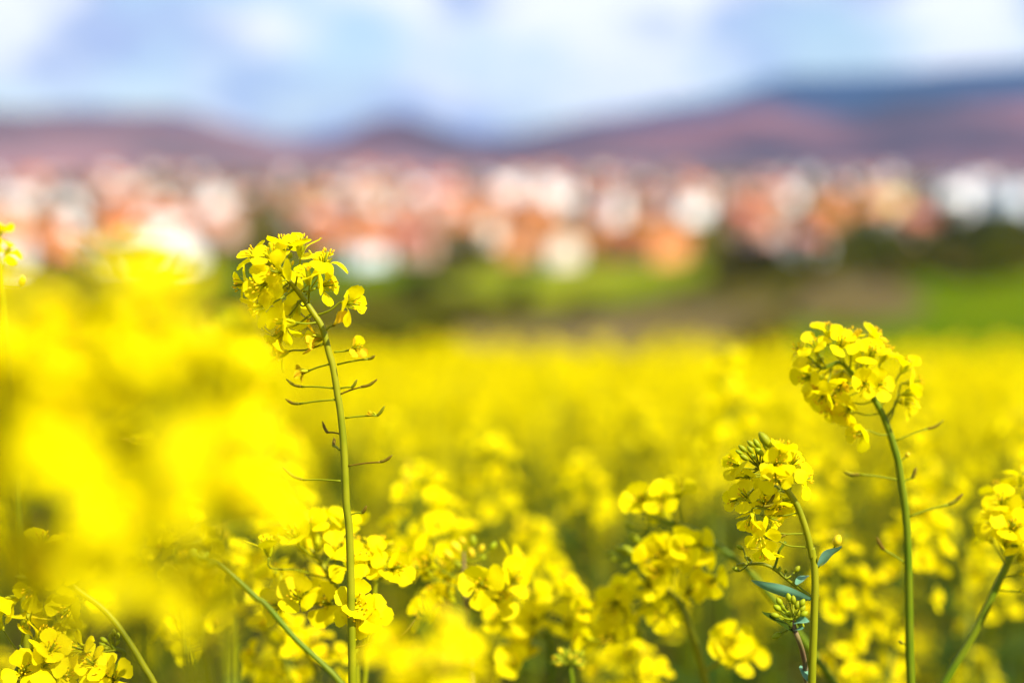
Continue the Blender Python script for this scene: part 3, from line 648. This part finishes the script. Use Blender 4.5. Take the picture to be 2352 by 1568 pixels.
# --- the leaning plant with a broad cluster, its stem crossing behind
c9 = Crop(1460, 1180, 2.976)
D5 = .86
path = [c9(430, 330), c9(560, 350), c9(720, 392), c9(850, 455), c9(1000, 550), c9(1200, 710), c9(1330, 850), c9(1420, 960), c9(1560, 1150), c9(1700, 1340), c9(1860, 1568)]
p5 = Plant('leaning rapeseed plant with its cluster hanging left from a slanting stem', path, D5, .0014, .0024, 'stem_green', seed=21)
for (x, y) in [(440, 230), (590, 210), (700, 200), (640, 350), (640, 440), (560, 560), (640, 590), (790, 560), (890, 640), (680, 700), (1000, 780), (520, 640), (720, 560), (600, 700), (870, 560)]:
    p5.flower(*c9(x, y), p5.rng.uniform(-.03, .02), None, p5.rng.uniform(.85, 1.0))
for (t_, b_) in [((420, 290), (500, 300)), ((300, 370), (370, 420)), ((330, 460), (430, 520)), ((230, 560), (380, 600)), ((160, 600), (230, 600)), ((200, 650), (280, 640)), ((470, 250), (500, 310)), ((280, 700), (340, 680))]: p5.bud(c9(*t_), c9(*b_), c9(470, 420), dz=-.01, fat=.85)
D6 = .88
path = [c9(480, 760), c9(560, 830), c9(640, 900), c9(700, 960), c9(745, 1060), c9(820, 1260), c9(885, 1470), c9(905, 1568)]
p6 = Plant('rapeseed plant with loose round flowers under the leaning cluster', path, D6, .0014, .0026, 'stem', seed=22)
for (x, y) in [(420, 900), (270, 960), (330, 1040), (430, 1230), (600, 1080), (760, 910), (60, 1030), (240, 1230), (60, 1240), (350, 880), (640, 1000), (480, 850), (200, 1010), (560, 1020), (680, 1110)]:
    p6.flower(*c9(x, y), p6.rng.uniform(-.025, .02), None, p6.rng.uniform(.88, 1.05))
p6.part('side_branch', smooth_path([P(*c9(*q), D6) for q in ((890, 1490), (980, 1430), (1080, 1350))], 5), .0014, 'stem', 8)
for (x, y) in [(1080, 1260), (1170, 1380), (1010, 1300)]: p6.flower(*c9(x, y), -.004, (.2, .3, .9), 1.05, c9(1060, 1360))

# --- the plant at the right, leaning out of the picture
D7 = .80
path = [c8(1130, 420), c8(1090, 520), c8(1050, 620), c8(1000, 740), c8(900, 960), c8(760, 1250), c8(570, 1568)]
p7 = Plant('rapeseed plant leaning right beside the thick green stem', path, D7, .0016, .0022, 'stem_green', seed=25)
for (x, y) in [(910, 580), (880, 660), (950, 690), (1000, 600), (940, 440), (930, 380), (980, 420), (1050, 500), (1060, 290), (1040, 780), (1070, 970), (1050, 860), (1110, 650), (1130, 820), (1150, 340)]:
    p7.flower(*c8(x, y), p7.rng.uniform(-.02, .02), None, p7.rng.uniform(.8, .95))

# --- lower left: the curved stem with hanging four-petalled flowers
c6 = Crop(0, 1200, 3.092)
D8 = .745
path = [c6(250, 740), c6(330, 730), c6(420, 745), c6(520, 790), c6(620, 860), c6(760, 960), c6(870, 1070), c6(1000, 1250), c6(1120, 1450), c6(1190, 1568)]
p8 = Plant('rapeseed plant bowed over, with pale buds and round flowers hanging below', path, D8, .0013, .0017, 'stem', seed=31)
for (x, y, fc) in [(560, 965, (-.1, -.1, 1)), (570, 690, (.1, .4, .8)), (500, 690, (-.4, .2, .8)), (300, 800, (-.2, -.2, .9)), (240, 960, (-.2, -.9, .3)), (150, 900, (-.7, -.3, .5)), (330, 560, (.1, .9, .3))]: p8.flower(*c6(x, y), 0, fc, .92)
for (t_, b_) in [((165, 680), (240, 710)), ((120, 745), (220, 755)), ((160, 790), (240, 780)), ((370, 490), (350, 570)), ((455, 520), (430, 580)), ((430, 660), (400, 700)), ((370, 830), (360, 770))]: p8.bud(c6(*t_), c6(*b_), c6(290, 740))
path = [c6(150, 1270), c6(180, 1330), c6(170, 1400), c6(130, 1470), c6(60, 1568)]
p9 = Plant('low rapeseed plant with crumpled yellow flowers under the bowed one', path, .74, .0012, .0016, 'stem_green', seed=33)
for (x, y) in [(290, 1250), (370, 1350), (330, 1440), (180, 1500), (250, 1290), (390, 1420), (20, 1150), (340, 1540), (230, 1560), (410, 1500)]: p9.flower(*c6(x, y), p9.rng.uniform(-.01, .01), None, .88)
for (t_, b_) in [((170, 1080), (175, 1150)), ((215, 1120), (195, 1170)), ((165, 1320), (215, 1330))]: p9.bud(c6(*t_), c6(*b_), c6(160, 1280))
path = [c6(840, 1200), c6(880, 1290), c6(960, 1335), c6(900, 1450), c6(880, 1568)]
p10 = Plant('small rapeseed shoot with a tuft of buds and one narrow leaf', path, .75, .0010, .0014, 'stem_green', seed=34)
for (t_, b_) in [((880, 1150), (875, 1210)), ((915, 1175), (905, 1230)), ((775, 1215), (830, 1250)), ((765, 1255), (815, 1275)), ((850, 1180), (860, 1230)), ((790, 1295), (840, 1300)), ((925, 1230), (900, 1270)), ((860, 1220), (870, 1270))]: p10.bud(c6(*t_), c6(*b_), c6(885, 1295), fat=1.2)
p10.leaf(c6(980, 1335), c6(660, 1365), .004, 'leaf', bend=(.1, -.1))
for (x, y) in [(760, 1440), (830, 1520), (690, 1320), (880, 1540)]: p10.flower(*c6(x, y), -.005, None, .86)
path = [c6(1440, 590), c6(1560, 600), c6(1690, 640), c6(1850, 780), c6(1979, 905), c7(200, 960), c7(420, 1215), c7(650, 1430), c7(780, 1568)]
p11 = Plant('rapeseed plant with a long diagonal stem and a nodding tuft of pale buds', path, .68, .0011, .0015, 'stem_green', seed=36)
for k in range(12):
    a = p11.rng.uniform(0, 1); x = 1480 + 200 * a; y = 470 + 90 * a + p11.rng.uniform(-10, 90); p11.bud(c6(x, y), c6(x - 40, y + 70), c6(1500, 600), fat=1.2, dz=p11.rng.uniform(-.01, .01))
p11.bud(c6(1690, 690), c6(1600, 750), c6(1500, 800), yellow=True)
for (x, y) in [(1480, 660), (1460, 780), (1440, 700)]: p11.flower(*c6(x, y), .0, None, .86)

# --- middle: rounded clusters below the sharp plant
path = [c7(540, 520), c7(600, 600), c7(680, 720), c7(760, 850), c7(820, 940), c7(860, 1060), c7(890, 1300), c7(900, 1568)]
p12 = Plant('rapeseed plant with rounded flowers crowding round the sharp bare stem', path, .80, .0014, .0022, 'stem', seed=41)
for (x, y) in [(560, 420), (500, 560), (600, 540), (790, 400), (860, 600), (860, 690), (740, 600), (330, 800), (400, 880), (600, 960), (700, 960), (330, 960), (480, 930), (450, 480), (700, 420), (880, 420), (560, 860)]: p12.flower(*c7(x, y), p12.rng.uniform(-.03, .03), None, p12.rng.uniform(.9, 1.05))
p12.flower(*c7(225, 590), -.04, (-.1, 1, .1), .9)
p12.bud(c7(930, 845), c7(880, 800), c7(830, 900), yellow=True, fat=1.3)
path = [c7(1060, 620), c7(1045, 760), c7(1030, 1000), c7(990, 1300), c7(960, 1568)]
p13 = Plant('slim rapeseed plant with a spreading pair of flowers beside the bare stem', path, .80, .0013, .0017, 'stem', seed=43)
for (x, y) in [(990, 620), (1080, 700), (1160, 700), (1070, 600), (1010, 680)]: p13.flower(*c7(x, y), p13.rng.uniform(-.02, .01), None, 1.0)
for (x, y) in [(900, 960), (960, 1020), (1020, 1090), (920, 1060)]: p13.flower(*c7(x, y), -.06, None, .95)
c10 = Crop(1040, 1260, 3.508)
path = [c10(420, 420), c10(420, 560), c10(425, 700), c10(440, 880), c10(450, 1100), c10(480, 1568)]
p14 = Plant('rapeseed plant with an open four-petalled flower facing out under a crest of buds', path, .835, .0014, .002, 'stem_purple', seed=45)
p14.flower(*c10(575, 690), -.03, (.02, .12, 1), 1.15, None, 0, 4, 0)
for (x, y) in [(150, 470), (190, 560), (770, 560), (800, 690), (230, 870), (150, 1000), (310, 690), (120, 620), (330, 860), (660, 860), (700, 800)]: p14.flower(*c10(x, y), p14.rng.uniform(-.02, .02), None, p14.rng.uniform(.95, 1.1))
for (t_, b_) in [((310, 330), (390, 420)), ((390, 290), (430, 350)), ((500, 270), (500, 370)), ((700, 330), (650, 400)), ((590, 350), (560, 420)), ((470, 380), (500, 470)), ((610, 450), (560, 490)), ((250, 400), (320, 480)), ((340, 500), (400, 560))]: p14.bud(c10(*t_), c10(*b_), c10(430, 500), yellow=p14.rng.random() < .5, fat=1.15)
path = [c10(1100, 760), c10(1120, 900), c10(1150, 1100), c10(1180, 1300), c10(1190, 1568)]
p15 = Plant('rapeseed plant with small loose flowers trailing down beside the open flower', path, .93, .0014, .002, 'stem_green', seed=46)
for (x, y) in [(1000, 670), (1020, 860), (1200, 760), (1290, 830), (1340, 910), (770, 980), (780, 1060), (920, 1140), (920, 1280), (1060, 1160), (1130, 1050), (1330, 1090), (1450, 1180), (1000, 1250), (870, 1400), (900, 1480), (1400, 1130), (1040, 1040)]: p15.flower(*c10(x, y), p15.rng.uniform(-.04, .03), None, p15.rng.uniform(.95, 1.15))
path = [c10(1330, 1330), c10(1350, 1420), c10(1370, 1568)]
p16 = Plant('low rapeseed shoot with a fan of slender yellow-green buds', path, .84, .0012, .0015, 'stem_green', seed=47)
for k in range(26):
    a = -.3 + 3.7 * (k / 25.) + p16.rng.uniform(-.1, .1); r_ = p16.rng.uniform(90, 200); x, y = 1340 + math.cos(a) * r_, 1400 - math.sin(a) * r_ * .8
    b_ = Vector((x, y)); c_ = Vector((1340, 1390)); n_ = (c_ - b_).normalized() * 60; p16.bud(c10(*b_), c10(*(b_ + n_)), c10(*c_), dz=p16.rng.uniform(-.015, .015), fat=1.1, yellow=(k % 4 == 0))
# --- upper left edge
cA = Crop(0, 560, 6.534)
path = [cA(-90, 200), cA(-60, 420), cA(-20, 700), cA(10, 960), cA(40, 1200), cA(70, 1568)]
p17 = Plant('tall rapeseed plant at the margin with one orange bud held out', path, .80, .0012, .0016, 'stem', seed=51)
for (x, y, fc) in [(20, 230, (.2, .9, .3)), (120, 520, (.6, .6, .5)), (-60, 380, (-.2, .3, .8)), (-120, 250, (-.5, .6, .4)), (-160, 480, (-.8, 0, .4))]: p17.flower(*cA(x - 40, y), .02, fc, .66)
p17.bud(cA(365, 840), cA(350, 1000), cA(5, 970), yellow=True, fat=1.3)

# ------------------------------------------------------------------ the field's plants: templates
def raceme(rng, lod, Lr=.10):
    """axis along +Z from the origin; returns stalk MB and flower frames"""
    b = MB(); fl = []; bend = rng.uniform(-.25, .25); ba = rng.uniform(0, 6.28)
    def ax(t): return Vector((math.cos(ba) * bend * Lr * t * t, math.sin(ba) * bend * Lr * t * t, Lr * t))
    b.tube([ax(t / 4) for t in range(5)], [.0017, .0016, .0014, .0012, .0008], 'stem', 5 if lod else 4, False)
    n = rng.randint(13, 17)
    for i in range(n):
        t = .45 + .5 * i / n; a = i * 2.4 + rng.uniform(-.3, .3); th = R(95 - 62 * (i / n) ** 1.3) + rng.uniform(-.15, .15); ln = .021 - .009 * i / n
        d = Vector((math.sin(th) * math.cos(a), math.sin(th) * math.sin(a), math.cos(th))); o = ax(t); e = o + d * ln
        if lod: b.tube([o, o.lerp(e, .5), e], .0005, 'pedicel', 4, False)
        fc = (d * .75 + Vector((0, 0, .55)) + Vector((rng.uniform(-.3, .3), rng.uniform(-.3, .3), rng.uniform(-.2, .2)))).normalized()
        fl.append(frame(e, fc, rng.uniform(0, 6.28), rng.uniform(.92, 1.18)))
    for i in range(10 if lod else 4):
        a = i * 2.4; th = R(rng.uniform(8, 50)); d = Vector((math.sin(th) * math.cos(a), math.sin(th) * math.sin(a), math.cos(th))); o = ax(.97); e = o + d * rng.uniform(.006, .013)
        b.ell(e, e + d * .006, .0016, 'bud' if i % 3 else 'bud_yellow', 5, 4)
    if lod:
        for i in range(7):
            t = .05 + .38 * i / 7; a = i * 2.4 + 1; d = Vector((math.cos(a), math.sin(a), .25)); o = ax(t); e = o + d * .018; b.tube([o, e, e + (d + Vector((0, 0, .8))) * .008], [.0005, .0005, .0004], 'pod', 4, False)
    return b, fl
def flower_low(seed, nu, nv, k='petal_field', core=True):
    rg = random.Random(seed); b = MB()
    for q in range(4):
        e = R(rg.uniform(2, 45)); pts = petal_points(rg, e, max(nu, 6), nv, 1, 1.05)
        if nu < 6:
            keep = {3: (0, 3, 5), 4: (0, 2, 4, 5)}[nu]; pts = [pts[i * nv + j] for i in keep for j in range(nv)]
            if True: pts = [(x, (y if abs(y) > .0008 or j_ < nv else math.copysign(.0026, y)), z) for j_, (x, y, z) in enumerate(pts)]
        Rm = Matrix.Rotation(q * math.pi / 2 + rg.uniform(-.15, .15), 3, 'Z'); b.grid([Rm @ Vector(p) for p in pts], nu, nv, k)
    if core:
        b.ell((0, 0, 0), (0, 0, .006), .0018, 'sepal', 5, 3); b.ell((0, 0, .006), (0, 0, .0095), .0016, 'anther', 5, 3)
    return b
FLOW = [flower_low(60 + i, 6, 4).mesh('flower') for i in range(6)]
FLOWL = [flower_low(80 + i, 3, 2, core=False) for i in range(4)]
RAC = [raceme(random.Random(100 + i), True) for i in range(6)]
RACM = [r[0].mesh('raceme') for r in RAC]
RACL = [raceme(random.Random(140 + i), False) for i in range(6)]
def head_mb(i):
    b = MB(); s, fl = RACL[i]
    def add(o, W):
        q = len(b.v); b.v += [tuple(W @ Vector(p)) for p in o.v]; mp_ = [b.mi(k) for k in o.mats]
        b.f += [tuple(q + j for j in f_) for f_ in o.f]; b.m += [mp_[j] for j in o.m]
    add(s, Matrix())
    for j, W in enumerate(fl): add(FLOWL[j % 4], W)
    return b
HEADB = [head_mb(i) for i in range(6)]; HEAD = [h.mesh('flower_head', False) for h in HEADB]
def leaf_mesh(i):
    rg = random.Random(i); b = MB(); b.grid(leaf_points(rg.uniform(.10, .17), rg.uniform(.012, .02), (rg.uniform(.3, .9), rg.uniform(-.9, -.2)), 8, .3, .15), 8, 5, 'leaf'); return b.mesh('leaf')
LEAF = [leaf_mesh(i) for i in range(5)]
def plant_template(i):
    """ground at z = 0, top of the main raceme near z = 1.2"""
    rg = random.Random(300 + i); top = Vector((rg.uniform(-.05, .05), rg.uniform(-.05, .05), 1.11)); stem = MB(); mid = Vector((rg.uniform(-.03, .03), rg.uniform(-.03, .03), .55))
    main = smooth_path([(0, 0, -.04), mid, top], 7)
    stem.tube(main, [.0055 - .0035 * k / (len(main) - 1) for k in range(len(main))], 'stem_field', 6)
    axis = (main[-1] - main[-2]).normalized() + Vector((rg.uniform(-.25, .25), rg.uniform(-.25, .25), 0)); frames = [frame(top, axis, rg.uniform(0, 6))]
    br = []; a0 = rg.uniform(0, 6)
    for k in range(5):
        a = a0 + k * 2.4; z0 = .45 + .11 * k + rg.uniform(-.04, .04); o = main[min(int((z0 + .04) / 1.15 * (len(main) - 1)), len(main) - 1)]
        ro = rg.uniform(.05, .12); e = Vector((o.x + math.cos(a) * ro, o.y + math.sin(a) * ro, min(o.z + rg.uniform(.22, .45), rg.uniform(.98, 1.10))))
        pth = smooth_path([o, o + Vector((math.cos(a) * ro * .6, math.sin(a) * ro * .6, (e.z - o.z) * .45)), e], 5)
        m_ = MB(); m_.tube(pth, [.0026 - .001 * q / (len(pth) - 1) for q in range(len(pth))], 'stem_field', 5); br.append(m_)
        frames.append(frame(e, (pth[-1] - pth[-2]).normalized() + Vector((rg.uniform(-.2, .2), rg.uniform(-.2, .2), .3)), rg.uniform(0, 6), rg.uniform(.8, 1.0)))
    lv = []
    for k in range(6):
        z = rg.uniform(.35, 1.02); o = main[min(int((z + .04) / 1.15 * (len(main) - 1)), len(main) - 1)]
        lv.append((rg.randrange(5), Matrix.Translation(o) @ Matrix.Rotation(rg.uniform(0, 6.28), 4, 'Z') @ Matrix.Scale(rg.uniform(.6, 1.1), 4)))
    for k in range(6):
        z = rg.uniform(.68, 1.0); o = main[min(int((z + .04) / 1.15 * (len(main) - 1)), len(main) - 1)]
        lv.append((rg.randrange(5), Matrix.Translation(o) @ Matrix.Rotation(rg.uniform(0, 6.28), 4, 'Z') @ Matrix.Scale(rg.uniform(.7, 1.3), 4)))
    return dict(stem=stem.mesh('stem'), stemb=stem, branch=[m_.mesh('branch') for m_ in br], branchb=br, frames=frames, leaves=lv)
TPL = [plant_template(i) for i in range(7)]
def field_plant(loc, rot, s, tilt, var, lod, label, group, nb=5):
    t = TPL[var]; W = Matrix.Translation(loc) @ Matrix.Rotation(tilt[0], 4, 'X') @ Matrix.Rotation(tilt[1], 4, 'Y') @ Matrix.Rotation(rot, 4, 'Z') @ Matrix.Scale(s, 4)
    o = link('rapeseed_plant', None, None, W); tag(o, label, 'plant', group); link('stem', t['stem'], o, W)
    for m_ in t['branch'][:nb]: link('branch', m_, o, W)
    for k, F in enumerate(t['frames'][:nb + 1]):
        i = (var + k) % 6
        if lod:
            r_ = link('raceme', RACM[i], o, W @ F)
            for j, G in enumerate(RAC[i][1]): link('flower', FLOW[(j + k) % 6], r_, W @ F @ G)
        else: link('flower_head', HEAD[i], o, W @ F)
    for j, G in t['leaves'][:12 if lod else 9]: link('leaf', LEAF[j], o, W @ G)
    return o

# foreground plants, close to the lens: picture point of the head, distance, template
frg = random.Random(77)
FG = [(80, 870, .33, 0), (345, 865, .34, 1), (-80, 900, .36, 2), (255, 975, .37, 3), (420, 940, .46, 6), (890, 1570, .50, 5), (1100, 1670, .48, 6)]
for (px, py, d, var) in FG:
    top = P(px, py, d); t = TPL[var]; off = t['frames'][0] @ Vector((0, 0, .085)); a = frg.uniform(0, 6.28); s = 1.0
    off = Matrix.Rotation(a, 3, 'Z') @ off; g0 = float(T(top.x - off.x, top.y - off.y)); s = (top.z - g0) / off.z
    field_plant(Vector((top.x - off.x * s, top.y - off.y * s, g0)), a, s, (0, 0), var, True, 'low soft rapeseed head right before the foot of the sharp bare stem' if px > 700 else 'rapeseed plant standing close before the bowed one, a soft yellow haze of flowers', 'low soft heads before the bare stem' if px > 700 else 'soft rapeseed plants close in front', 0)

MID = [(1700, 870, 1.35, 0), (1690, 960, 1.2, 3), (2110, 1230, 1.02, 1), (1960, 1330, 1.0, 4), (2210, 1160, 1.12, 5), (2060, 1040, 1.25, 6), (1150, 1060, 1.3, 0), (1340, 1110, 1.35, 1), (960, 1190, .97, 2), (1010, 1130, 1.05, 3), (420, 1190, .86, 4),
       (330, 1080, 1.0, 5), (650, 1150, 1.1, 6), (1250, 1250, 1.25, 2), (2290, 1000, 1.35, 3), (1880, 1100, 1.3, 5), (1560, 1060, 1.4, 4), (1450, 960, 1.7, 6), (1080, 950, 1.7, 1), (1820, 940, 1.8, 2), (2150, 900, 1.7, 4), (1280, 860, 2.3, 3),
       (430, 1340, .9, 3), (640, 1430, .9, 5), (1500, 1550, .95, 0), (1400, 1440, 1.05, 1), (150, 1300, .95, 3), (560, 1290, 1.0, 4), (760, 1520, .92, 0), (1950, 1540, .98, 5), (2050, 1480, 1.05, 6)]
for (px, py, d, var) in MID:
    top = P(px, py, d); t = TPL[var]; a = frg.uniform(0, 6.28); off = Matrix.Rotation(a, 3, 'Z') @ (t['frames'][0] @ Vector((0, 0, .085)))
    g0 = float(T(top.x - off.x, top.y - off.y)); s = (top.z - g0) / off.z
    field_plant(Vector((top.x - off.x * s, top.y - off.y * s, g0)), a, s, (0, 0), var, True, 'rapeseed plant in full yellow flower among the dense plants of the field', 'flowering plants of the rapeseed field', 0 if py > 1270 else 1)

# ------------------------------------------------------------------ the field
spots = []; rgn = np.random.default_rng(21); cell = .155
ys = np.arange(.84, 9.8, cell)
for y in ys:
    half = .42 * y + .55
    for x in np.arange(-half, half, cell):
        xx, yy = x + rgn.uniform(-.07, .07), y + rgn.uniform(-.07, .07)
        if yy > 8.6 + .5 * math.sin(xx * 1.1 + 2) + .25 * math.sin(xx * 2.7): continue
        if yy < 1.15 and abs(xx) > .75: continue
        if rgn.random() > (.14 if yy < 1.3 else .24 if yy < 2.0 else .40 if yy < 3 else .6 if yy < 4.6 else 1.0): continue
        spots.append((xx, yy))
spots.sort(key=lambda q: math.hypot(*q))
inview = [q for q in spots if abs(q[0]) < .36 * q[1] + .10]; rest = [q for q in spots if abs(q[0]) >= .36 * q[1] + .10]
far_list = []
cnt = 0
for q in inview + rest:
    x, y = q; z = float(T(x, y)); s = rgn.uniform(.80, 1.04) if y > 5 else rgn.uniform(.86, 1.015) + .025 * math.sin(x * 5 + 1) * math.sin(y * 4)
    if y < 1.1: s = min(s, .97)
    args = (Vector((x, y, z)), rgn.uniform(0, 6.28), s, (rgn.normal(0, .03), rgn.normal(0, .03)), int(rgn.integers(0, 7)))
    if cnt < 250 and q in inview[:250]:
        lod = cnt < 30; cnt += 1
        nb_ = 2 if y < 3 else 3
        field_plant(*args, lod, 'rapeseed plant in full yellow flower among the dense plants of the field', 'flowering plants of the rapeseed field', nb_)
    else: far_list.append(args)
# everything farther out: one mass of plants
def tpl_arrays(i):
    t = TPL[i]; V = []; Fq = []; Mi = []; base = 0; names = ['stem', 'stem_field', 'petal_field', 'bud', 'bud_yellow', 'leaf', 'pedicel']
    def add(b, W=None, skip=()):
        nonlocal base
        v_ = np.array(b.v); 
        if W is not None: Wn = np.array(W); v_ = v_ @ Wn[:3, :3].T + Wn[:3, 3]
        V.append(v_)
        for f_, m_ in zip(b.f, b.m):
            if len(f_) == 4 and b.mats[m_] not in skip: Fq.append([base + j for j in f_]); Mi.append(names.index(b.mats[m_]))
        base += len(v_)
    add(t['stemb']); 
    for b in t['branchb'][2:]: add(b)
    for k, F in enumerate(t['frames']): add(HEADB[(i + k) % 6], F)
    return np.concatenate(V), np.array(Fq), np.array(Mi), names
TA = [tpl_arrays(i) for i in range(7)]
VV = []; FF = []; MM = []; base = 0
for (loc, rot, s, tilt, var) in far_list:
    W = np.array(Matrix.Translation(loc) @ Matrix.Rotation(tilt[0], 4, 'X') @ Matrix.Rotation(tilt[1], 4, 'Y') @ Matrix.Rotation(rot, 4, 'Z') @ Matrix.Scale(s, 4))
    v_, f_, m_, names = TA[var]; VV.append(v_ @ W[:3, :3].T + W[:3, 3]); FF.append(f_ + base); MM.append(m_); base += len(v_)
VV = np.concatenate(VV); FF = np.concatenate(FF); MM = np.concatenate(MM)
me = bpy.data.meshes.new('rapeseed_field'); me.vertices.add(len(VV)); me.vertices.foreach_set('co', VV.astype(np.float32).ravel())
me.loops.add(len(FF) * 4); me.loops.foreach_set('vertex_index', FF.astype(np.int32).ravel()); me.polygons.add(len(FF))
me.polygons.foreach_set('loop_start', np.arange(0, len(FF) * 4, 4, dtype=np.int32))
for k in TA[0][3]: me.materials.append(M[k])
me.polygons.foreach_set('material_index', MM.astype(np.int32)); me.update(calc_edges=True); me.validate()
fo = struct(link('rapeseed_field', me), 'stuff'); fo['label'] = 'far rows of yellow rapeseed plants running to the edge of the field'; fo['category'] = 'rapeseed'
print('far plants', len(far_list), 'tris', len(FF) * 2, 'objects', len(bpy.data.objects))
